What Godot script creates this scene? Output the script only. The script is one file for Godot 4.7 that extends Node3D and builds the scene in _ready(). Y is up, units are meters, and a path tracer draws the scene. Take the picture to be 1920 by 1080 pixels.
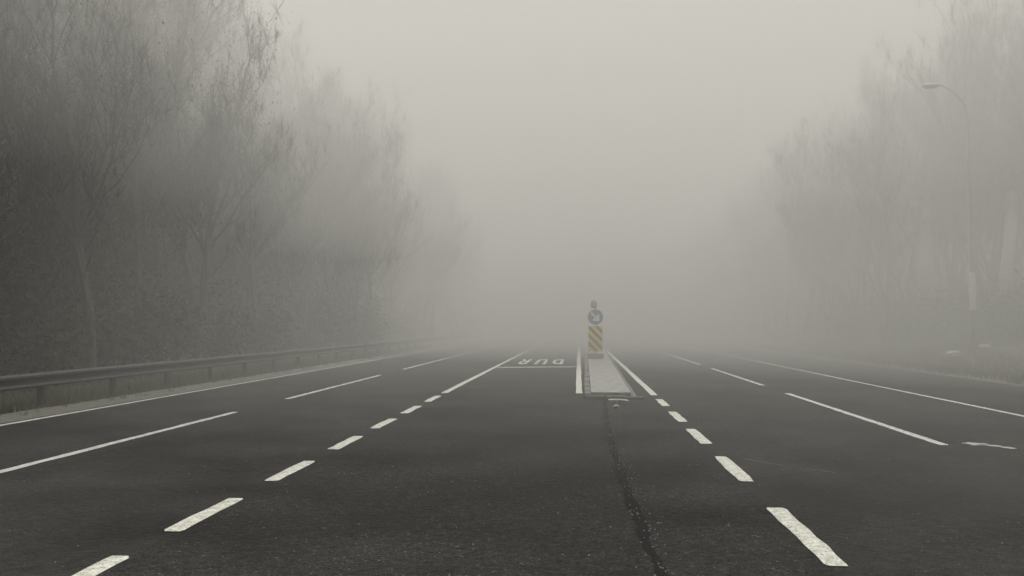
extends Node3D

var rng := RandomNumberGenerator.new()
var used := {}
var M := {}
var hill := FastNoiseLite.new()

# ------------------------------------------------------------------ naming
func numbered(called: String) -> String:
	if not used.has(called):
		used[called] = 0
		return called
	used[called] += 1
	return "%s_%03d" % [called, used[called]]

func tag(o: Node, label: String, category: String, group := "", kind := "") -> void:
	if label != "":
		o.set_meta("label", label)
	if category != "":
		o.set_meta("category", category)
	if group != "":
		o.set_meta("group", group)
	if kind != "":
		o.set_meta("kind", kind)

func thing(called: String, at: Vector3, turn := 0.0) -> Node3D:
	var o := Node3D.new()
	o.name = numbered(called)
	add_child(o)
	o.position = at
	o.rotation.y = turn
	return o

func put(mesh: Mesh, called: String, mat: Material, parent: Node, at := Vector3.ZERO) -> MeshInstance3D:
	var o := MeshInstance3D.new()
	o.mesh = mesh
	o.material_override = mat
	o.name = numbered(called) if parent == self else called
	o.position = at
	parent.add_child(o, true)
	return o

func done(st: SurfaceTool, called: String, mat: Material, parent: Node, at := Vector3.ZERO, flat := true) -> MeshInstance3D:
	if flat:
		st.generate_normals()
	return put(st.commit(), called, mat, parent, at)

func start(smooth := false) -> SurfaceTool:
	var st := SurfaceTool.new()
	st.begin(Mesh.PRIMITIVE_TRIANGLES)
	st.set_smooth_group(0 if smooth else -1)
	return st

# ------------------------------------------------------------------ shapes
func tri(st: SurfaceTool, a: Vector3, b: Vector3, c: Vector3) -> void:
	st.add_vertex(a); st.add_vertex(b); st.add_vertex(c)

func quad(st: SurfaceTool, a: Vector3, b: Vector3, c: Vector3, d: Vector3) -> void:
	tri(st, a, b, c); tri(st, a, c, d)

# a box with bevelled edges
func bevel_box(st: SurfaceTool, c: Vector3, s: Vector3, b: float) -> void:
	var h := s * 0.5
	var corner := func(sx: int, sy: int, sz: int, axis: int) -> Vector3:
		var p := Vector3(sx * (h.x - b), sy * (h.y - b), sz * (h.z - b))
		p[axis] += b * [sx, sy, sz][axis]
		return c + p
	for axis in 3:
		for s0 in [-1, 1]:
			var q := []
			for uv in [[-1, -1], [1, -1], [1, 1], [-1, 1]]:
				var g := [0, 0, 0]
				g[axis] = s0; g[(axis + 1) % 3] = uv[0]; g[(axis + 2) % 3] = uv[1]
				q.append(corner.call(g[0], g[1], g[2], axis))
			if s0 > 0: quad(st, q[3], q[2], q[1], q[0])
			else: quad(st, q[0], q[1], q[2], q[3])
	for axis in 3:            # edges
		var a1 := (axis + 1) % 3
		var a2 := (axis + 2) % 3
		for s1 in [-1, 1]:
			for s2 in [-1, 1]:
				var g0 := [0, 0, 0]; var g1 := [0, 0, 0]
				g0[axis] = -1; g1[axis] = 1
				for g in [g0, g1]:
					g[a1] = s1; g[a2] = s2
				var p0: Vector3 = corner.call(g0[0], g0[1], g0[2], a1)
				var p1: Vector3 = corner.call(g1[0], g1[1], g1[2], a1)
				var p2: Vector3 = corner.call(g1[0], g1[1], g1[2], a2)
				var p3: Vector3 = corner.call(g0[0], g0[1], g0[2], a2)
				if s1 * s2 > 0: quad(st, p0, p1, p2, p3)
				else: quad(st, p3, p2, p1, p0)
	for sx in [-1, 1]:
		for sy in [-1, 1]:
			for sz in [-1, 1]:
				var x: Vector3 = corner.call(sx, sy, sz, 0)
				var y: Vector3 = corner.call(sx, sy, sz, 1)
				var z: Vector3 = corner.call(sx, sy, sz, 2)
				if sx * sy * sz > 0: tri(st, x, z, y)
				else: tri(st, x, y, z)

# tube along a path with a radius at each point
func tube(st: SurfaceTool, pts: Array, radii: Array, n := 8, cap := true) -> void:
	var rings := []
	for i in pts.size():
		var t: Vector3 = (pts[mini(i + 1, pts.size() - 1)] - pts[maxi(i - 1, 0)]).normalized()
		var a: Vector3 = t.cross(Vector3(0.31, 0.2, 0.93) if absf(t.y) > 0.8 else Vector3.UP).normalized()
		var b: Vector3 = t.cross(a)
		var ring := []
		for k in n:
			var w := TAU * k / n
			ring.append(pts[i] + (a * cos(w) + b * sin(w)) * radii[i])
		rings.append(ring)
	for i in pts.size() - 1:
		for k in n:
			var l := (k + 1) % n
			quad(st, rings[i][k], rings[i + 1][k], rings[i + 1][l], rings[i][l])
	if cap:
		for k in n:
			var l := (k + 1) % n
			tri(st, pts[0], rings[0][k], rings[0][l])
			tri(st, pts[-1], rings[-1][l], rings[-1][k])

func lathe(st: SurfaceTool, prof: Array, n := 20) -> void:
	for i in prof.size() - 1:
		var p: Vector2 = prof[i]
		var q: Vector2 = prof[i + 1]
		for k in n:
			var a := TAU * k / n
			var b := TAU * (k + 1) / n
			quad(st, Vector3(cos(a) * p.x, p.y, sin(a) * p.x), Vector3(cos(b) * p.x, p.y, sin(b) * p.x), Vector3(cos(b) * q.x, q.y, sin(b) * q.x), Vector3(cos(a) * q.x, q.y, sin(a) * q.x))

# an outline in the xy plane given thickness along z, front towards +z
func plate(st: SurfaceTool, outline: PackedVector2Array, z0: float, z1: float) -> void:
	if Geometry2D.is_polygon_clockwise(outline):
		outline.reverse()
	var ix := Geometry2D.triangulate_polygon(outline)
	for k in range(0, ix.size(), 3):
		var p: Array = [outline[ix[k]], outline[ix[k + 1]], outline[ix[k + 2]]]
		if (p[1] - p[0]).cross(p[2] - p[0]) > 0: p.reverse()
		tri(st, Vector3(p[0].x, p[0].y, z1), Vector3(p[1].x, p[1].y, z1), Vector3(p[2].x, p[2].y, z1))
		tri(st, Vector3(p[2].x, p[2].y, z0), Vector3(p[1].x, p[1].y, z0), Vector3(p[0].x, p[0].y, z0))
	for k in outline.size():
		var a := outline[k]
		var b := outline[(k + 1) % outline.size()]
		quad(st, Vector3(a.x, a.y, z1), Vector3(b.x, b.y, z1), Vector3(b.x, b.y, z0), Vector3(a.x, a.y, z0))

func disc(r: float, n := 40) -> PackedVector2Array:
	var o := PackedVector2Array()
	for k in n: o.append(Vector2(cos(TAU * k / n), sin(TAU * k / n)) * r)
	return o

# ------------------------------------------------------------------ materials
func srgb(r: float, g: float, b: float) -> Color:
	return Color(r, g, b).linear_to_srgb()

func mat(c: Color, rough := 0.9, metal := 0.0) -> StandardMaterial3D:
	var m := StandardMaterial3D.new()
	m.albedo_color = c
	m.roughness = rough
	m.metallic = metal
	return m

# tileable grain picture: mean level, broad patches, fine speckle, rare pale chips
func grain(size: int, mean: float, coarse: float, fine: float, freq: float, chips: int, chip_level: float, sd: int, tint := Vector3.ONE) -> ImageTexture:
	var n := FastNoiseLite.new()
	n.seed = sd
	n.frequency = freq
	n.fractal_octaves = 5
	var base := n.get_seamless_image(size, size)
	base.convert(Image.FORMAT_L8)
	var r := RandomNumberGenerator.new()
	r.seed = sd + 7
	var bytes := base.get_data()
	var lum := PackedFloat32Array()
	lum.resize(size * size)
	for i in size * size:
		lum[i] = mean * (1.0 + coarse * (bytes[i] / 127.5 - 1.0) + fine * (r.randf() + r.randf() - 1.0))
	for k in chips:
		var x := r.randi() % size
		var y := r.randi() % size
		var v := chip_level * r.randf_range(0.55, 1.25)
		for dy in 1 + r.randi() % 2:
			for dx in 1 + r.randi() % 2:
				lum[((y + dy) % size) * size + (x + dx) % size] = v
	var out := PackedByteArray()
	out.resize(size * size * 3)
	for i in size * size:
		for c in 3:
			var l := clampf(lum[i] * tint[c], 0.0, 1.0)
			out[i * 3 + c] = int(clampf((1.055 * pow(l, 1.0 / 2.4) - 0.055 if l > 0.0031 else l * 12.92) * 255.0, 0, 255))
	var im := Image.create_from_data(size, size, false, Image.FORMAT_RGB8, out)
	return ImageTexture.create_from_image(im)

func bumps(size: int, freq: float, strength: float, sd: int) -> ImageTexture:
	var n := FastNoiseLite.new()
	n.seed = sd
	n.frequency = freq
	n.noise_type = FastNoiseLite.TYPE_CELLULAR
	n.cellular_return_type = FastNoiseLite.RETURN_DISTANCE
	var im := n.get_seamless_image(size, size)
	im.convert(Image.FORMAT_RGBA8)
	im.bump_map_to_normal_map(strength)
	return ImageTexture.create_from_image(im)

func tri_mat(tex: Texture2D, scale: float, rough: float, normal: Texture2D = null, nscale := 1.0) -> StandardMaterial3D:
	var m := mat(Color.WHITE, rough)
	m.albedo_texture = tex
	m.uv1_triplanar = true
	m.uv1_world_triplanar = true
	m.uv1_scale = Vector3.ONE * scale
	if normal:
		m.normal_enabled = true
		m.normal_texture = normal
		m.normal_scale = nscale
	return m

func make_materials() -> void:
	var stone_bumps := bumps(512, 0.09, 3.0, 5)
	var fine := grain(512, 0.024, 0.25, 1.0, 0.04, 420, 0.13, 11, Vector3(1.03, 1.0, 0.94))
	var rough := grain(512, 0.02, 0.35, 1.9, 0.05, 1500, 0.13, 12, Vector3(1.03, 1.0, 0.94))
	var stains := grain(512, 0.75, 0.6, 0.03, 0.012, 0, 1.0, 13)
	for k in [["road", fine, 0.9], ["overlay", rough, 0.92]]:
		var m := mat(Color.WHITE, k[2])
		m.albedo_texture = k[1]
		m.metallic_specular = 0.15
		m.normal_enabled = true
		m.normal_texture = stone_bumps
		m.normal_scale = 0.7
		m.detail_enabled = true
		m.detail_blend_mode = BaseMaterial3D.BLEND_MODE_MUL
		m.detail_uv_layer = BaseMaterial3D.DETAIL_UV_2
		m.detail_albedo = stains
		M[k[0]] = m
	M.paint = tri_mat(grain(512, 0.33, 0.4, 0.5, 0.05, 9000, 0.09, 21, Vector3(1.0, 0.985, 0.86)), 0.3, 0.65)
	M.paint_line = tri_mat(grain(512, 0.3, 0.4, 0.5, 0.05, 9000, 0.08, 35, Vector3(1.0, 0.99, 0.94)), 0.3, 0.65)
	M.paint_worn = tri_mat(grain(512, 0.2, 0.5, 0.3, 0.03, 2600, 0.08, 22, Vector3(1.0, 0.97, 0.88)), 0.8, 0.8)
	M.tar = tri_mat(grain(512, 0.009, 0.3, 1.0, 0.05, 300, 0.12, 23), 0.7, 0.9)
	M.tar.metallic_specular = 0.1
	M.concrete = tri_mat(grain(512, 0.17, 0.45, 0.14, 0.015, 300, 0.14, 24, Vector3(1.02, 1.0, 0.94)), 0.45, 0.9)
	M.kerb = tri_mat(grain(512, 0.07, 0.35, 0.25, 0.03, 300, 0.3, 25, Vector3(1.06, 1.0, 0.9)), 0.8, 0.9)
	M.kerb_dark = tri_mat(grain(512, 0.065, 0.4, 0.25, 0.03, 300, 0.05, 34, Vector3(1.03, 1.0, 0.93)), 0.8, 0.9)  # darker kerb colour; along the right it paints in the shadow beside the slab
	M.gravel = tri_mat(grain(1024, 0.062, 0.55, 0.5, 0.02, 6000, 0.3, 26, Vector3(1.06, 1.02, 0.8)), 0.3, 0.95, stone_bumps, 1.0)
	M.soil = tri_mat(grain(1024, 0.05, 0.5, 0.5, 0.015, 3000, 0.16, 27, Vector3(1.08, 1.0, 0.72)), 0.13, 0.95)
	M.steel = tri_mat(grain(512, 0.048, 0.25, 0.08, 0.02, 0, 0, 28, Vector3(0.98, 1.0, 1.0)), 0.5, 0.55)
	M.steel.metallic = 0.0
	M.steel.metallic_specular = 0.2
	M.pole = mat(srgb(0.38, 0.38, 0.36), 0.6)
	M.scuff = mat(srgb(0.05, 0.049, 0.045), 0.9)
	M.dark = mat(srgb(0.035, 0.035, 0.035), 0.55)
	M.blue = tri_mat(grain(256, 0.1, 0.15, 0.05, 0.03, 0, 0, 29, Vector3(0.1, 1.0, 2.6)), 1.2, 0.45)
	M.white = mat(srgb(0.8, 0.8, 0.77), 0.5)
	M.yellow = tri_mat(grain(256, 0.52, 0.15, 0.06, 0.03, 0, 0, 30, Vector3(1.7, 1.12, 0.04)), 1.2, 0.5)
	M.stripe = mat(srgb(0.05, 0.045, 0.035), 0.6)
	M.faded_red = tri_mat(grain(256, 0.24, 0.3, 0.12, 0.03, 100, 0.3, 31, Vector3(1.35, 0.9, 0.75)), 1.0, 0.85)
	M.lens = mat(srgb(0.5, 0.28, 0.03), 0.25)
	M.bark = tri_mat(grain(512, 0.055, 0.4, 0.4, 0.04, 0, 0, 32, Vector3(1.1, 1.0, 0.85)), 0.7, 0.95)
	M.twig = mat(srgb(0.036, 0.032, 0.026), 0.95)
	M.leaf = mat(srgb(0.032, 0.035, 0.02), 0.8)
	M.leaf.cull_mode = BaseMaterial3D.CULL_DISABLED
	M.leaf.metallic_specular = 0.1
	M.twig.metallic_specular = 0.1
	M.twig.cull_mode = BaseMaterial3D.CULL_DISABLED
	M.grass = mat(srgb(0.075, 0.075, 0.038), 0.9)
	M.grass.cull_mode = BaseMaterial3D.CULL_DISABLED
	M.stone = tri_mat(grain(256, 0.12, 0.3, 0.3, 0.05, 0, 0, 33), 3.0, 0.9)
	M.litter = mat(srgb(0.45, 0.44, 0.42), 0.6)

# ------------------------------------------------------------------ ground
func ground_y(x: float, z: float) -> float:
	var y := -0.06
	if x < -11.0:
		y += 10.0 * smoothstep(12.0, 44.0, -x) + 0.35 * smoothstep(11.5, 16.0, -x)
	elif x > 12.5:
		y += 6.0 * smoothstep(14.0, 46.0, x) + 0.3 * smoothstep(12.5, 17.0, x)
	var off := smoothstep(11.5, 17.0, absf(x - 1.0))
	return y + off * 0.7 * hill.get_noise_2d(x, z)

func build_ground() -> void:
	var xs := []
	for x in [-220, -150, -110, -85, -70, -60]: xs.append(float(x))
	for k in range(-50, 51): xs.append(k * 1.0)
	for x in [60, 70, 85, 110, 150, 220]: xs.append(float(x))
	var zs := []
	for z in [260, 170, 110, 70, 50, 36]: zs.append(float(z))
	for k in range(-12, 50): zs.append(-k * 2.0 if k < 0 else -k * 2.0)
	for z in [-104, -115, -130, -150, -180, -230, -300, -400]: zs.append(float(z))
	zs.sort(); zs.reverse()
	var st := start(true)
	for j in zs.size():
		for i in xs.size():
			st.add_vertex(Vector3(xs[i], ground_y(xs[i], zs[j]), zs[j]))
	var w := xs.size()
	for j in zs.size() - 1:
		for i in w - 1:
			var a := j * w + i
			for k in [a, a + w, a + 1, a + 1, a + w, a + w + 1]: st.add_index(k)
	st.generate_normals()
	var g := put(st.commit(), "ground", M.soil, self)
	tag(g, "brown grassy ground rising into banks on both sides of the road", "", "", "structure")

# a flat strip with ragged long edges; xl, xr functions of z are given as arrays of [z, xl, xr]
func strip(rows: Array, y: float, called: String, material: Material, parent: Node, drop := 0.0) -> MeshInstance3D:
	var st := start()
	for i in rows.size() - 1:
		var p: Array = rows[i]
		var q: Array = rows[i + 1]
		var v := [Vector3(p[1], y, p[0]), Vector3(q[1], y, q[0]), Vector3(q[2], y, q[0]), Vector3(p[2], y, p[0])]
		for k in [0, 1, 2, 0, 2, 3]:
			st.set_uv(Vector2(v[k].x, v[k].z) * 0.3)
			st.set_uv2(Vector2(v[k].x, v[k].z) * 0.06)
			st.add_vertex(v[k])
		if drop > 0.0:
			quad(st, v[0] - Vector3(0, drop, 0), v[1] - Vector3(0, drop, 0), v[1], v[0])
			quad(st, v[3], v[2], v[2] - Vector3(0, drop, 0), v[3] - Vector3(0, drop, 0))
	st.generate_normals()
	st.generate_tangents()
	return put(st.commit(), called, material, parent)

# one painted line from depth d0 to depth d1 with slightly ragged edges
func paint_line(x: float, d0: float, d1: float, w: float, parent: Node, called: String, material: Material, y := 0.009, rag := 0.01) -> void:
	var rows := []
	var n := maxi(3, int((d1 - d0) / 0.25))
	n = mini(n, 90)
	for i in range(-1, n + 2):
		var d := lerpf(d0, d1, float(i) / n)
		if i == 0: d = d0 + 0.05
		elif i == n: d = d1 - 0.05
		elif i < 0: d = d0
		elif i > n: d = d1
		rows.append([-d, x - w * 0.5 + rng.randf_range(-rag, rag), x + w * 0.5 + rng.randf_range(-rag, rag)])
	# worn, slightly rounded ends
	rows[0][1] += 0.02; rows[0][2] -= 0.012
	rows[-1][1] += 0.012; rows[-1][2] -= 0.025
	strip(rows, y, called, material, parent)

func build_road() -> Node3D:
	var rows := []
	for k in 60:
		var z := 40.0 - k * 5.0
		rows.append([z, -9.34 + rng.randf_range(-0.03, 0.03), 11.5 + rng.randf_range(-0.08, 0.08)])
	var road := strip(rows, 0.0, "road", M.road, self, 0.05)
	tag(road, "dark grey asphalt road with white lane lines", "", "", "structure")
	rows = []
	for k in 220:
		rows.append([20.0 - k * 1.0, -3.08 + rng.randf_range(-0.03, 0.03), 1.66 + rng.randf_range(-0.03, 0.03)])
	strip(rows, 0.004, "asphalt_overlay", M.overlay, road)
	# left carriageway
	paint_line(-9.16, -20.0, 160.0, 0.13, road, "edge_line", M.paint_line, 0.005)
	for s in [[-6.0, 2.6], [6.4, 15.25], [18.0, 26.7], [30.2, 52.5], [56.0, 78.0]]:
		paint_line(-6.27, s[0], s[1], 0.13, road, "lane_dash", M.paint_line, 0.005)
	for s in [[2.2, 3.5], [4.36, 5.72], [6.42, 7.68], [8.55, 9.83], [10.76, 12.06], [12.97, 14.32], [15.2, 16.6], [17.52, 19.0], [19.75, 150.0]]:
		paint_line(-3.14, s[0], s[1], 0.155, road, "lane_dash", M.paint)
	# right carriageway
	for s in [[2.6, 4.55], [5.85, 7.65], [8.9, 10.55], [11.65, 13.28], [14.24, 15.87], [16.95, 18.5], [19.5, 150.0]]:
		paint_line(1.7, s[0], s[1], 0.155, road, "lane_dash", M.paint)
	for s in [[1.0, 8.0], [11.8, 20.35], [22.95, 31.7], [34.6, 51.0], [54.0, 75.0]]:
		paint_line(4.83, s[0], s[1], 0.13, road, "lane_dash", M.paint_line, 0.005)
	paint_line(7.74, -20.0, 160.0, 0.12, road, "edge_line", M.paint_line, 0.005)
	# line beside the island
	paint_line(0.0, 19.9, 150.0, 0.155, road, "lane_dash", M.paint)
	# stop line and the word for the drivers who come the other way
	var st := start()
	var bar := [Vector3(-3.04, 0.009, -31.4), Vector3(-3.04, 0.009, -32.1), Vector3(-0.1, 0.009, -32.75), Vector3(-0.1, 0.009, -32.1)]
	quad(st, bar[0], bar[1], bar[2], bar[3])
	done(st, "stop_line", M.paint_worn, road)
	var k := 0
	for ch in ["R", "U", "D"]:
		var tm := TextMesh.new()
		tm.text = ch
		var f := SystemFont.new()
		f.font_names = PackedStringArray(["Droid Sans"])
		f.font_weight = 700
		tm.font = f
		tm.font_size = 64
		tm.pixel_size = 0.012
		tm.depth = 0.01
		var o := put(tm, "road_letter", M.paint, road, Vector3(-2.32 + k * 0.72, 0.006, -37.1))
		o.transform = Transform3D(Basis(Vector3(-1.1, 0, 0), Vector3(0, 0, 9.0), Vector3(0, 0.3, 0)), o.position)
		k += 1
	# worn smears of older paint
	for a in [[5.3, 11.95, 0.16], [5.42, 11.8, 0.12], [5.55, 11.6, 0.1]]:
		var blob := PackedVector2Array()
		for i in 11:
			var r: float = a[2] * rng.randf_range(0.45, 1.1)
			blob.append(Vector2(a[0] + cos(TAU * i / 11) * r * 1.1, a[1] + sin(TAU * i / 11) * r * 1.2))
		flat_patch(blob, 0.005, "worn_paint", M.paint_worn, road)
	for a in [[1.95, 10.4, 2.3, 9.95], [2.5, 9.75, 2.75, 9.5]]:
		st = start()
		quad(st, Vector3(a[0], 0.005, -a[1]), Vector3(a[0] + 0.02, 0.005, -a[1] - 0.02), Vector3(a[2] + 0.02, 0.005, -a[3] - 0.012), Vector3(a[2], 0.005, -a[3]))
		done(st, "scratch", M.scuff, road)
	# open joint filled with dark bitumen and loose chippings
	var seam := [[18.3, 0.56], [16.56, 0.5], [13.55, 0.47], [10.76, 0.45], [8.93, 0.46], [7.42, 0.48], [6.36, 0.5], [5.59, 0.54], [4.4, 0.6], [2.0, 0.66]]
	var curve := Curve2D.new()
	for p in seam: curve.add_point(Vector2(p[1], -p[0]))
	var steps := 260
	rows = []
	for i in steps + 1:
		var p := curve.sample_baked(curve.get_baked_length() * i / steps)
		var wide := maxf(0.008, 0.027 + 0.05 * hill.get_noise_2d(p.y * 14.0, 3.0))
		var sway := 0.035 * hill.get_noise_2d(p.y * 6.0, 40.0)
		rows.append([p.y, p.x + sway - wide - rng.randf_range(0, 0.035), p.x + sway + wide * 0.7 + rng.randf_range(0, 0.02)])
	rows.reverse()
	strip(rows, 0.009, "tar_joint", M.tar, road)
	return road

func flat_patch(poly: PackedVector2Array, y: float, called: String, material: Material, parent: Node) -> void:
	var ix := Geometry2D.triangulate_polygon(poly)
	var st := start()
	for k in range(0, ix.size(), 3):
		var p: Array = [poly[ix[k]], poly[ix[k + 1]], poly[ix[k + 2]]]
		if (p[1] - p[0]).cross(p[2] - p[0]) > 0: p.reverse()
		for q in [p[2], p[1], p[0]]: st.add_vertex(Vector3(q.x, y, -q.y))
	done(st, called, material, parent)

func rock_mesh(sd: int, sub := 6) -> Mesh:
	var sp := SphereMesh.new()
	sp.radius = 1.0; sp.height = 2.0; sp.radial_segments = sub; sp.rings = sub / 2
	var mdt := MeshDataTool.new()
	var am := ArrayMesh.new()
	am.add_surface_from_arrays(Mesh.PRIMITIVE_TRIANGLES, sp.get_mesh_arrays())
	mdt.create_from_surface(am, 0)
	var n := FastNoiseLite.new()
	n.seed = sd; n.frequency = 0.7
	var st := start()
	var v := []
	for i in mdt.get_vertex_count():
		var p := mdt.get_vertex(i)
		v.append(p * (1.0 + 0.55 * n.get_noise_3dv(p * 1.3)) * Vector3(1, 0.65, 0.85))
	for i in mdt.get_face_count():
		tri(st, v[mdt.get_face_vertex(i, 0)], v[mdt.get_face_vertex(i, 1)], v[mdt.get_face_vertex(i, 2)])
	st.generate_normals()
	return st.commit()

func scatter(mesh: Mesh, places: Array, called: String, material: Material) -> MultiMeshInstance3D:
	var mm := MultiMesh.new()
	mm.transform_format = MultiMesh.TRANSFORM_3D
	mm.mesh = mesh
	mm.instance_count = places.size()
	for i in places.size(): mm.set_instance_transform(i, places[i])
	var o := MultiMeshInstance3D.new()
	o.multimesh = mm
	o.material_override = material
	o.name = numbered(called)
	add_child(o)
	return o

func spun(at: Vector3, s: float, tilt := 0.3) -> Transform3D:
	return Transform3D(Basis.from_euler(Vector3(rng.randf_range(-tilt, tilt), rng.randf() * TAU, rng.randf_range(-tilt, tilt))).scaled(Vector3.ONE * s), at)

# ------------------------------------------------------------------ traffic island
func build_island() -> void:
	var isl := thing("traffic_island", Vector3(0, 0.004, -18.5))
	tag(isl, "low pale concrete traffic island with dirty kerbstones, one row darkened as painted shadow, under the keep-right sign", "traffic island")
	# edges as lines from the nose to the far end, depth measured from the nose
	var left := func(d: float) -> float: return 0.26 + 0.007 * d
	var right := func(d: float) -> float: return 1.11 + 0.0118 * d
	var st := start()
	var n := 32
	for i in n:
		var d0 := 60.0 * i / n + (0.16 if i == 0 else 0.0)
		var d1 := 60.0 * (i + 1) / n
		var wob := 0.012 * hill.get_noise_2d(i * 30.0, 5.0)
		var a := Vector3(left.call(d0), 0.132 + wob, -d0)
		var b := Vector3(left.call(d1), 0.132 + 0.012 * hill.get_noise_2d((i + 1) * 30.0, 5.0), -d1)
		var c := Vector3(right.call(d1), b.y, -d1)
		var e := Vector3(right.call(d0), a.y, -d0)
		quad(st, a, b, c, e)
		quad(st, a * Vector3(1, 0, 1), b * Vector3(1, 0, 1), b, a)
		quad(st, e, c, c * Vector3(1, 0, 1), e * Vector3(1, 0, 1))
		if i == 0:
			quad(st, a * Vector3(1, 0, 1), a, e, e * Vector3(1, 0, 1))
	done(st, "slab", M.concrete, isl)
	var stone := []
	for k in 3:
		st = start()
		bevel_box(st, Vector3(0, 0.055, 0), Vector3(0.14, 0.13, 0.74 + 0.006 * k), 0.018)
		st.generate_normals()
		stone.append(st.commit())
	for side in 2:
		var d := 0.4
		while d < 59.0:
			var x: float = (left.call(d) - 0.075) if side == 0 else (right.call(d) + 0.075)
			var o := put(stone[rng.randi() % 3], "kerbstone", M.kerb if side == 0 else M.kerb_dark, isl, Vector3(x + rng.randf_range(-0.008, 0.008), rng.randf_range(-0.02, 0.004) - 0.05 * side, -d))  # right row is darker and lower, its colour standing in for shadow
			o.rotation = Vector3(rng.randf_range(-0.012, 0.012), rng.randf_range(-0.015, 0.015), rng.randf_range(-0.03, 0.03))
			d += 0.765
	st = start()
	bevel_box(st, Vector3(0, 0.052, 0), Vector3(0.42, 0.12, 0.15), 0.02)
	st.generate_normals()
	var front := st.commit()
	for x in [0.34, 0.78, 1.16]:
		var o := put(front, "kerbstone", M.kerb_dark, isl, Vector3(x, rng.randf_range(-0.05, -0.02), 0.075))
		o.rotation = Vector3(rng.randf_range(-0.05, 0.05), rng.randf_range(-0.06, 0.06), rng.randf_range(-0.03, 0.03))

	# a chipped sliver of concrete lying on the road before the nose
	st = start()
	var out := PackedVector2Array()
	for i in 9:
		var t := i / 8.0
		out.append(Vector2(lerpf(-0.2, 0.2, t), 0.05 - 0.16 * pow(t - 0.4, 2.0) + 0.05))
	for i in 9:
		var t := 1.0 - i / 8.0
		out.append(Vector2(lerpf(-0.18, 0.21, t), 0.0 - 0.2 * pow(t - 0.4, 2.0) + rng.randf_range(-0.015, 0.01)))
	plate(st, out, 0.0, 0.045)
	var fr := done(st, "concrete_fragment", M.concrete, self, Vector3(0.8, 0.006, -17.75))
	fr.rotation.x = -PI / 2
	fr.scale = Vector3(1, 3.0, 1)
	tag(fr, "pale curved sliver of broken concrete lying before the island nose", "concrete fragment")
	var bit := put(rock_mesh(4, 8), "concrete_fragment", M.concrete, self, Vector3(0.71, 0.03, -16.6))
	bit.scale = Vector3(0.06, 0.05, 0.1)
	tag(bit, "small pale lump of broken concrete on the dark joint", "concrete fragment")

# ------------------------------------------------------------------ keep-right sign
func build_sign() -> void:
	var s := thing("keep_right_sign", Vector3(0.72, 0.135, -37.2), 0.03)
	tag(s, "blue arrow disc over yellow striped panel and lamp on the island", "road sign")
	var st := start()
	bevel_box(st, Vector3(0, 0.12, 0.0), Vector3(0.72, 0.24, 0.4), 0.04)
	done(st, "base_block", M.faded_red, s)
	st = start()
	tube(st, [Vector3(-0.01, 0.2, -0.05), Vector3(-0.015, 2.52, -0.05)], [0.038, 0.038], 12)
	done(st, "post", M.pole, s)
	# hazard panel
	var p := start()
	var w := 0.31
	var y0 := 0.3
	var y1 := 1.4
	bevel_box(p, Vector3(0, (y0 + y1) * 0.5, 0), Vector3(w * 2, y1 - y0, 0.03), 0.008)
	var panel := done(p, "hazard_panel", M.yellow, s)
	var box := PackedVector2Array([Vector2(-w + 0.012, y0 + 0.012), Vector2(w - 0.012, y0 + 0.012), Vector2(w - 0.012, y1 - 0.012), Vector2(-w + 0.012, y1 - 0.012)])
	for k in range(-1, 5):
		var b := y0 - 0.02 + k * 0.36
		var band := PackedVector2Array([Vector2(-w, b + 0.3), Vector2(w, b - 0.32), Vector2(w, b - 0.14), Vector2(-w, b + 0.48)])
		for piece in Geometry2D.intersect_polygons(band, box):
			st = start()
			plate(st, piece, 0.0155, 0.019)
			done(st, "stripe", M.stripe, panel)
	# round sign
	st = start()
	plate(st, disc(0.35, 48), -0.012, 0.012)
	var dk := done(st, "sign_disc", M.blue, s, Vector3(0.005, 1.79, 0))
	st = start()
	for i in 48:
		var a := TAU * i / 48
		var b := TAU * (i + 1) / 48
		var u := Vector3(cos(a), sin(a), 0)
		var v := Vector3(cos(b), sin(b), 0)
		var z := Vector3(0, 0, 0.0155)
		quad(st, u * 0.325 + z, u * 0.352 + z, v * 0.352 + z, v * 0.325 + z)
		quad(st, u * 0.352 + z, u * 0.352 - z, v * 0.352 - z, v * 0.352 + z)
	done(st, "sign_border", M.white, dk)
	st = start()
	var arrow := PackedVector2Array([Vector2(-0.045, 0.27), Vector2(0.045, 0.27), Vector2(0.045, -0.03), Vector2(0.12, 0.045), Vector2(0.2, -0.035), Vector2(0, -0.235), Vector2(-0.2, -0.035), Vector2(-0.12, 0.045), Vector2(-0.045, -0.03)])
	var turned := PackedVector2Array()
	for q in arrow: turned.append(q.rotated(PI / 4) + Vector2(0.0, 0.0))
	plate(st, turned, 0.0125, 0.017)
	done(st, "arrow", M.white, dk)
	# flashing lamp
	st = start()
	bevel_box(st, Vector3(0, 0.13, 0), Vector3(0.26, 0.26, 0.16), 0.03)
	var lamp := done(st, "lamp_housing", M.dark, s, Vector3(-0.06, 2.2, -0.02))
	st = start(true)
	var prof := [Vector2(0.1, 0.0), Vector2(0.095, 0.02), Vector2(0.07, 0.035), Vector2(0.0, 0.042)]
	lathe(st, prof, 24)
	var ln := done(st, "lamp_lens", M.lens, lamp, Vector3(0, 0.13, 0.079))
	ln.rotation.x = PI / 2
	st = start(true)
	lathe(st, [Vector2(0.0, 0.13), Vector2(0.05, 0.12), Vector2(0.075, 0.07), Vector2(0.085, 0.0)], 18)
	done(st, "lamp_cap", M.pole, lamp, Vector3(0, 0.255, 0))
	st = start()
	bevel_box(st, Vector3(0.03, -0.06, -0.01), Vector3(0.07, 0.14, 0.07), 0.01)
	done(st, "bracket", M.pole, lamp)

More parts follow.
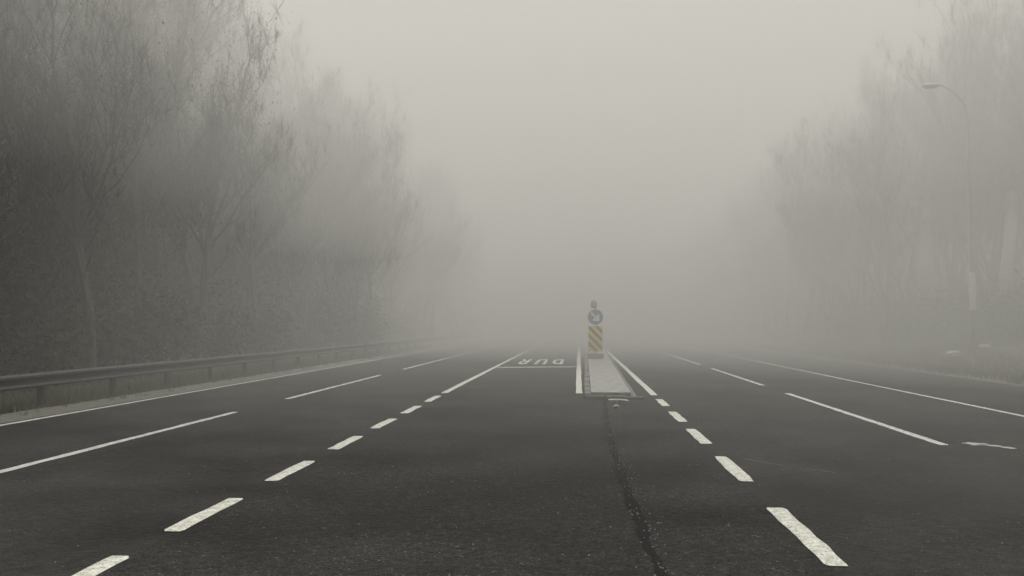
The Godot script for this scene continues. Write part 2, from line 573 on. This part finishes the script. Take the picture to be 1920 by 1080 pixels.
# ------------------------------------------------------------------ guardrail
func build_guardrail() -> void:
	var x := -10.45
	var z0 := -3.2
	var pitch := 2.58
	var n := 30
	var g := thing("guardrail", Vector3(x, 0.0, z0))
	tag(g, "grey steel crash barrier on posts along the gravel verge", "guardrail")
	# w-shaped beam section as (out, height): out grows towards the road
	var prof := [Vector2(0.0, 0.385), Vector2(0.045, 0.395), Vector2(0.075, 0.415), Vector2(0.075, 0.44), Vector2(0.01, 0.49), Vector2(0.01, 0.54), Vector2(0.075, 0.59), Vector2(0.075, 0.63), Vector2(0.045, 0.655), Vector2(0.0, 0.67)]
	var st := start()
	for i in prof.size() - 1:
		var p: Vector2 = prof[i]
		var q: Vector2 = prof[i + 1]
		var a := Vector3(p.x, p.y, 0.04)
		var b := Vector3(q.x, q.y, 0.04)
		var e := Vector3(0, 0, -pitch - 0.08)
		quad(st, a, b, b + e, a + e)
		var t := Vector3(-0.004, 0, 0)
		quad(st, a + e + t, b + e + t, b + t, a + t)
	var last := prof.size() - 1
	var top := Vector3(prof[last].x, prof[last].y, 0.04)
	quad(st, top, top + Vector3(-0.012, 0, 0), top + Vector3(-0.012, 0, -pitch - 0.08), top + Vector3(0, 0, -pitch - 0.08))
	st.generate_normals()
	var beam := st.commit()
	st = start()
	bevel_box(st, Vector3(-0.13, 0.28, 0), Vector3(0.1, 0.76, 0.12), 0.012)
	st.generate_normals()
	var post := st.commit()
	st = start()
	bevel_box(st, Vector3(-0.038, 0.515, 0), Vector3(0.085, 0.2, 0.1), 0.01)
	st.generate_normals()
	var block := st.commit()
	for i in n:
		var o := put(beam, "rail", M.steel, g, Vector3(0, rng.randf_range(-0.008, 0.008), -i * pitch))
		o.position.x = 0.004 * (i % 2)
		o = put(post, "post", M.steel, g, Vector3(0, 0, -i * pitch))
		o.rotation.y = rng.randf_range(-0.06, 0.06)
		put(block, "spacer_block", M.steel, g, Vector3(0, 0, -i * pitch))

# ------------------------------------------------------------------ lamp post
func build_lamp_post() -> void:
	var at := Vector3(14.6, 0, -33.0)
	at.y = ground_y(at.x, at.z)
	var l := thing("street_lamp", at)
	tag(l, "tall slender grey street lamp with a pale board strapped on", "street lamp")
	var st := start()
	bevel_box(st, Vector3(0, 0.02, 0), Vector3(0.4, 0.2, 0.4), 0.02)
	done(st, "base_plate", M.concrete, l)
	st = start(true)
	tube(st, [Vector3(0, 0.05, 0), Vector3(0, 2.0, 0), Vector3(0, 6.0, 0), Vector3(-0.0, 9.4, 0), Vector3(-0.05, 9.8, 0)], [0.09, 0.075, 0.058, 0.045, 0.04], 14)
	done(st, "pole", M.pole, l)
	st = start(true)
	tube(st, [Vector3(-0.03, 9.6, 0), Vector3(-0.25, 10.0, 0), Vector3(-0.6, 10.35, 0), Vector3(-0.95, 10.5, 0)], [0.045, 0.04, 0.035, 0.03], 10)
	done(st, "arm", M.pole, l)
	st = start(true)
	var ring := [Vector3(0.1, 0, 0), Vector3(-0.1, 0.03, 0), Vector3(-0.4, 0.03, 0), Vector3(-0.62, 0.0, 0), Vector3(-0.68, -0.01, 0)]
	tube(st, ring, [0.045, 0.1, 0.13, 0.1, 0.03], 12)
	var head := done(st, "lamp_head", M.pole, l, Vector3(-0.95, 10.5, 0))
	head.scale = Vector3(1, 0.6, 1.2)
	st = start()
	bevel_box(st, Vector3(-0.34, -0.13, 0), Vector3(0.42, 0.03, 0.16), 0.01)
	done(st, "lamp_glass", M.concrete, head)
	# pale board held by two bands
	st = start()
	bevel_box(st, Vector3(0.0, 2.72, 0.115), Vector3(0.23, 1.42, 0.02), 0.006)
	var bd := done(st, "board", M.white, l)
	for y in [2.25, 3.2]:
		st = start()
		lathe(st, [Vector2(0.094, y), Vector2(0.104, y + 0.005), Vector2(0.104, y + 0.045), Vector2(0.094, y + 0.05)], 16)
		done(st, "band", M.dark, bd)

# ------------------------------------------------------------------ vegetation
func grow(lim: SurfaceTool, twig: SurfaceTool, p: Vector3, dir: Vector3, length: float, r: float, level: int, tips: Array, rr: RandomNumberGenerator) -> void:
	var pts := [p]
	var radii := [r]
	var d := dir
	var n := 4 if level < 2 else 3
	for i in n:
		d = (d + Vector3(rr.randfn(0, 0.12), rr.randfn(0.05, 0.08), rr.randfn(0, 0.12))).normalized()
		pts.append(pts[-1] + d * length / n)
		radii.append(lerpf(r, r * 0.45, float(i + 1) / n))
	if level < 2:
		tube(lim, pts, radii, 7 if level == 0 else 5, false)
	else:
		tube(twig, pts, radii, 3, false)
	if level == 3:
		tips.append(pts[-1]); tips.append(pts[1])
		return
	var kids: int = [7, 5, 5][level]
	for k in kids:
		var t := rr.randf_range(0.35, 1.0) if level == 0 else rr.randf_range(0.25, 1.0)
		var q: Vector3 = pts[0].lerp(pts[-1], t) if level > 1 else pts[clampi(int(t * n), 1, n)]
		var around := rr.randf() * TAU
		var side := Vector3(cos(around), 0, sin(around))
		var nd := (d * rr.randf_range(0.5, 0.9) + side * rr.randf_range(0.5, 0.9) + Vector3(0, 0.25, 0)).normalized()
		grow(lim, twig, q, nd, length * rr.randf_range(0.42, 0.62), r * 0.4, level + 1, tips, rr)

func tree_model(sd: int, height: float, leafy: float) -> Array:
	var rr := RandomNumberGenerator.new()
	rr.seed = sd
	var lim := start(true)
	var twig := start()
	var tips := []
	grow(lim, twig, Vector3(0, -0.2, 0), Vector3(rr.randfn(0, 0.03), 1, rr.randfn(0, 0.03)).normalized(), height * 0.72, height * 0.014, 0, tips, rr)
	for tp in tips:                                  # fine spray of twigs and withered leaves at every tip
		for k in 30:
			var o := Vector3(rr.randfn(0, 0.55), rr.randfn(0.15, 0.55), rr.randfn(0, 0.55))
			var e: Vector3 = tp + o
			var s := Vector3(-o.z, 0.1, o.x).normalized() * 0.012
			tri(twig, tp - s, e, tp + s)
			if rr.randf() < leafy:
				var sz := rr.randf_range(0.03, 0.08)
				var a := Vector3(rr.randfn(), rr.randfn(), rr.randfn()).normalized() * sz
				var b := a.cross(Vector3(rr.randfn(), rr.randfn(), rr.randfn()).normalized())
				tri(twig, e - a, e + b * 0.7, e + a)
				tri(twig, e - a, e + a, e - b * 0.7)
	lim.generate_normals()
	twig.generate_normals()
	return [lim.commit(), twig.commit()]

func shrub_model(sd: int) -> Array:
	var rr := RandomNumberGenerator.new()
	rr.seed = sd
	var stem := start()
	var leaf := start()
	for k in 9:
		var a := rr.randf() * TAU
		var tip := Vector3(cos(a) * rr.randf_range(0.2, 1.0), rr.randf_range(0.9, 2.1), sin(a) * rr.randf_range(0.2, 1.0))
		tube(stem, [Vector3(0, -0.1, 0), tip * 0.5 + Vector3(0, 0.1, 0), tip], [0.03, 0.02, 0.008], 4, false)
		for j in 130:
			var c := tip * rr.randf_range(0.3, 1.05) + Vector3(rr.randfn(0, 0.3), rr.randfn(0, 0.26), rr.randfn(0, 0.3))
			c.y = maxf(c.y, 0.05)
			var u := Vector3(rr.randfn(), rr.randfn(), rr.randfn()).normalized() * rr.randf_range(0.06, 0.13)
			var v := u.cross(Vector3(rr.randfn(), rr.randfn(), rr.randfn()).normalized()) * 0.5
			tri(leaf, c - u, c + v, c + u)
			tri(leaf, c - u, c + u, c - v)
	stem.generate_normals()
	leaf.generate_normals()
	return [stem.commit(), leaf.commit()]

var models := []
var shrubs := []

func plant_tree(kind: int, x: float, d: float, s: float, label: String, group: String) -> void:
	var at := Vector3(x, ground_y(x, -d), -d)
	var t := thing("bare_tree", at, rng.randf() * TAU)
	t.scale = Vector3(s * 0.72, s * rng.randf_range(0.92, 1.1), s * 0.72)
	tag(t, label, "tree", group)
	put(models[kind][0], "trunk", M.bark, t)
	put(models[kind][1], "crown", M.twig, t)

func plant_shrub(kind: int, x: float, d: float, s: float, label: String, group: String) -> void:
	var t := thing("shrub", Vector3(x, ground_y(x, -d), -d), rng.randf() * TAU)
	t.scale = Vector3(s * 1.15, s, s * 1.15)
	tag(t, label, "shrub", group)
	put(shrubs[kind][0], "stem", M.bark, t)
	put(shrubs[kind][1], "foliage", M.leaf, t)

func build_woods() -> void:
	for k in 6: models.append(tree_model(100 + k, 13.0 + (k % 3), [0.05, 0.15, 0.25, 0.1, 0.2, 0.1][k]))
	for k in 4: shrubs.append(shrub_model(200 + k))
	for row in 6:
		var d := (14.0 if row == 0 else -4.0) + row * 1.7
		while d < 112.0:
			var x := -13.6 - row * 4.0 + rng.randf_range(-1.2, 1.2)
			plant_tree(rng.randi() % 6, x, d + rng.randf_range(-1.4, 1.4), rng.randf_range(0.72, 0.9) if row == 0 else rng.randf_range(1.0, 1.22), ["slim bare tree at the front edge of the dark wood", "tall bare brown tree just inside the dark wood behind the shrubs", "tall bare tree deep inside the dark wood on the slope"][[0, 1, 1, 2, 2, 2][row]], "trees in the wood behind the barrier")
			d += [2.5, 2.8, 3.4, 4.4, 5.2, 6.0][row]
	for row in 5:
		var d := 4.0
		while d < 72.0:
			plant_shrub(rng.randi() % 4, -13.2 - row * 2.4 + rng.randf_range(-0.6, 0.6), d + rng.randf_range(-0.8, 0.8), rng.randf_range(0.8, 1.3) + row * 0.38, "dark bushy shrub under the trees behind the crash barrier", "undergrowth behind the barrier")
			d += 2.6 + row * 0.4
	for row in 5:
		var d := (50.0 if row == 0 else 18.0) + row * 1.9
		while d < 125.0:
			var x := 18.0 + row * 4.4 + rng.randf_range(-1.3, 1.3)
			plant_tree(rng.randi() % 6, x, d + rng.randf_range(-1.4, 1.4), rng.randf_range(0.85, 1.1) if row == 0 else rng.randf_range(1.0, 1.25), ("pale misty bare tree fronting the bank beyond the street lamp" if row == 0 else "faint bare tree up the bank behind the misty front trees"), "trees on the bank beyond the lamp")
			d += [2.6, 3.4, 4.4, 5.4, 6.2][row]
	for row in 2:
		var d := 20.0
		while d < 80.0:
			plant_shrub(rng.randi() % 4, 20.0 + row * 2.6 + rng.randf_range(-0.8, 0.8), d + rng.randf_range(-0.8, 0.8), rng.randf_range(0.7, 1.4), "misty low shrub on the grass bank beyond the street lamp", "undergrowth beyond the lamp")
			d += 3.4

func tuft(sd: int) -> Mesh:
	var rr := RandomNumberGenerator.new()
	rr.seed = sd
	var st := start()
	for k in 14:
		var a := rr.randf() * TAU
		var b := Vector3(cos(a), 0, sin(a)) * rr.randf_range(0.0, 0.1)
		var lean := Vector3(cos(a), 0, sin(a)) * rr.randf_range(0.02, 0.2)
		var h := rr.randf_range(0.1, 0.28)
		var s := Vector3(-sin(a), 0, cos(a)) * 0.008
		tri(st, b - s, b + lean + Vector3(0, h, 0), b + s)
	st.generate_normals()
	return st.commit()

func build_verges() -> void:
	for v in [[-9.3, -10.75, "gravel_verge"], [11.4, 13.2, "grass_verge"]]:
		var st := start()
		var lft: bool = v[0] < 0
		for k in 120:
			var z := 10.0 - k
			var pts := []
			for e in [z, z - 1.0]:
				var j := 0.18 * hill.get_noise_2d(e * 7.0, v[0])
				pts.append([Vector3(v[0] + (0.04 if lft else -0.02) + 0.15 * j, 0.012, e), Vector3(lerpf(v[0], v[1], 0.4), 0.05 + 0.15 * j, e), Vector3(v[1] + j, ground_y(v[1] + j, e) - 0.02, e)])
			for i in 2:
				if lft: quad(st, pts[0][i + 1], pts[1][i + 1], pts[1][i], pts[0][i])
				else: quad(st, pts[0][i], pts[1][i], pts[1][i + 1], pts[0][i + 1])
		var o := done(st, v[2], M.gravel, self)
		tag(o, "pale gravel verge at the foot of the crash barrier" if lft else "pale gritty verge along the wide shoulder", "", "", "structure")
	var places := []
	for k in 14000:
		var lft := k % 2 == 0
		var x := ((-10.45 - absf(rng.randfn(0, 1.6))) if k % 22 else rng.randf_range(-10.4, -9.5)) if lft else (11.6 + absf(rng.randfn(0, 3.0)))
		var z := -rng.randf_range(3.0, 60.0)
		places.append(spun(Vector3(x, (0.01 if absf(x + 9.9) < 0.5 else ground_y(x, z)) - 0.01, z), rng.randf_range(0.6, 1.6) * (0.5 if absf(x + 9.9) < 0.5 else 1.0), 0.15))
	tag(scatter(tuft(3), places, "grass", M.grass), "dry tufted grass along both sides of the road", "grass", "", "stuff")
	places = []
	for k in 260:
		var d := 4.5 + 14.0 * pow(rng.randf(), 1.6)
		var x := 0.5 + 0.06 * rng.randfn() + (0.05 if d < 7.0 else 0.0)
		places.append(spun(Vector3(x, 0.011, -d), rng.randf_range(0.003, 0.011), 1.0))
	for k in 500:
		var d := 4.5 + 16.0 * pow(rng.randf(), 1.5)
		places.append(spun(Vector3(rng.randf_range(-6.0, 5.0), 0.006, -d), rng.randf_range(0.003, 0.009), 1.0))
	tag(scatter(rock_mesh(2, 5), places, "loose_chippings", M.stone), "loose pale stone chippings scattered along the dark road joint", "chippings", "", "stuff")
	for a in [[15.3, 36.4, 0.31, "crumpled white litter bag on the bank near the street lamp"], [17.4, 38.2, 0.22, "small pale stone higher up the bank behind the litter bag"]]:
		var m := rock_mesh(int(a[0] * 10), 12)
		var o := put(m, "litter_bag" if a[2] > 0.3 else "pale_stone", M.litter, self, Vector3(a[0], ground_y(a[0], -a[1]) + a[2] * 0.4, -a[1]))
		o.scale = Vector3(a[2], a[2] * 0.8, a[2])
		tag(o, a[3], "litter bag" if a[2] > 0.3 else "stone")

# ------------------------------------------------------------------ fog banks lying across the road
func build_fog() -> void:
	# [a point on the front face, size, turn, density, bottom height, label]; each bank is a broad slab with its front slanting across the road
	for b in [
			[Vector3(0, 0, 60), Vector3(420, 22, 360), 0.0, 0.024, 4.9, "low layer of hill fog hanging among the tree crowns"],
			[Vector3(0, 0, -8), Vector3(480, 25, 300), -30.0, 0.017, -1.0, "thin outer bank of fog lying across the road"],
			[Vector3(0, 0, -31), Vector3(460, 6, 280), -46.0, 0.036, -1.2, "dense ground fog hiding the road behind the keep-right sign"]]:
		var f := FogVolume.new()
		f.shape = RenderingServer.FOG_VOLUME_SHAPE_BOX
		f.rotation_degrees.y = b[2]
		f.size = b[1]
		f.position = b[0] - f.basis.z * b[1].z * 0.5 + Vector3(0, b[4] + b[1].y * 0.5, 0)
		f.size = b[1]
		var m := FogMaterial.new()
		m.density = b[3]
		m.albedo = Color(1.0, 0.99, 0.966)
		f.material = m
		f.name = numbered("fog_cloud")
		add_child(f)
		tag(f, b[5], "fog", "", "stuff")

# ------------------------------------------------------------------ scene
func _ready() -> void:
	rng.seed = 20
	hill.seed = 4
	hill.frequency = 0.06
	hill.fractal_octaves = 3

	var cam := Camera3D.new()
	cam.name = "camera"
	cam.fov = 37.35
	cam.near = 0.05
	cam.far = 1500.0
	cam.position = Vector3(0, 1.6, 0)
	cam.rotation = Vector3(0.0430, 0.0781, 0)
	add_child(cam)
	cam.current = true

	var env := Environment.new()
	var sky := ProceduralSkyMaterial.new()
	sky.sky_top_color = srgb(1.0, 0.995, 0.97)
	sky.sky_horizon_color = srgb(0.25, 0.246, 0.235)
	sky.sky_curve = 1.0
	sky.ground_bottom_color = srgb(0.1, 0.1, 0.09)
	sky.ground_horizon_color = srgb(0.3, 0.29, 0.27)
	sky.sky_energy_multiplier = 0.5
	env.sky = Sky.new()
	env.sky.sky_material = sky
	env.background_mode = Environment.BG_SKY
	env.tonemap_mode = Environment.TONE_MAPPER_LINEAR
	env.tonemap_exposure = 6.3
	env.fog_enabled = true
	env.fog_density = 0.004
	env.volumetric_fog_enabled = true
	env.volumetric_fog_density = 0.0
	env.fog_light_color = Color(1.0, 0.99, 0.966)
	env.sdfgi_enabled = true
	env.ssao_enabled = true
	env.ssil_enabled = true
	var we := WorldEnvironment.new()
	we.name = "environment"
	we.environment = env
	add_child(we)

	var sun := DirectionalLight3D.new()
	sun.name = "sun"
	sun.light_energy = 0.5
	sun.light_angular_distance = 40.0
	sun.light_color = Color(1.0, 0.997, 0.975)
	sun.shadow_enabled = true
	sun.rotation_degrees = Vector3(-62, 170, 0)
	add_child(sun)

	make_materials()
	build_ground()
	build_road()
	build_island()
	build_verges()
	build_guardrail()
	build_woods()
	build_sign()
	build_lamp_post()
	build_fog()
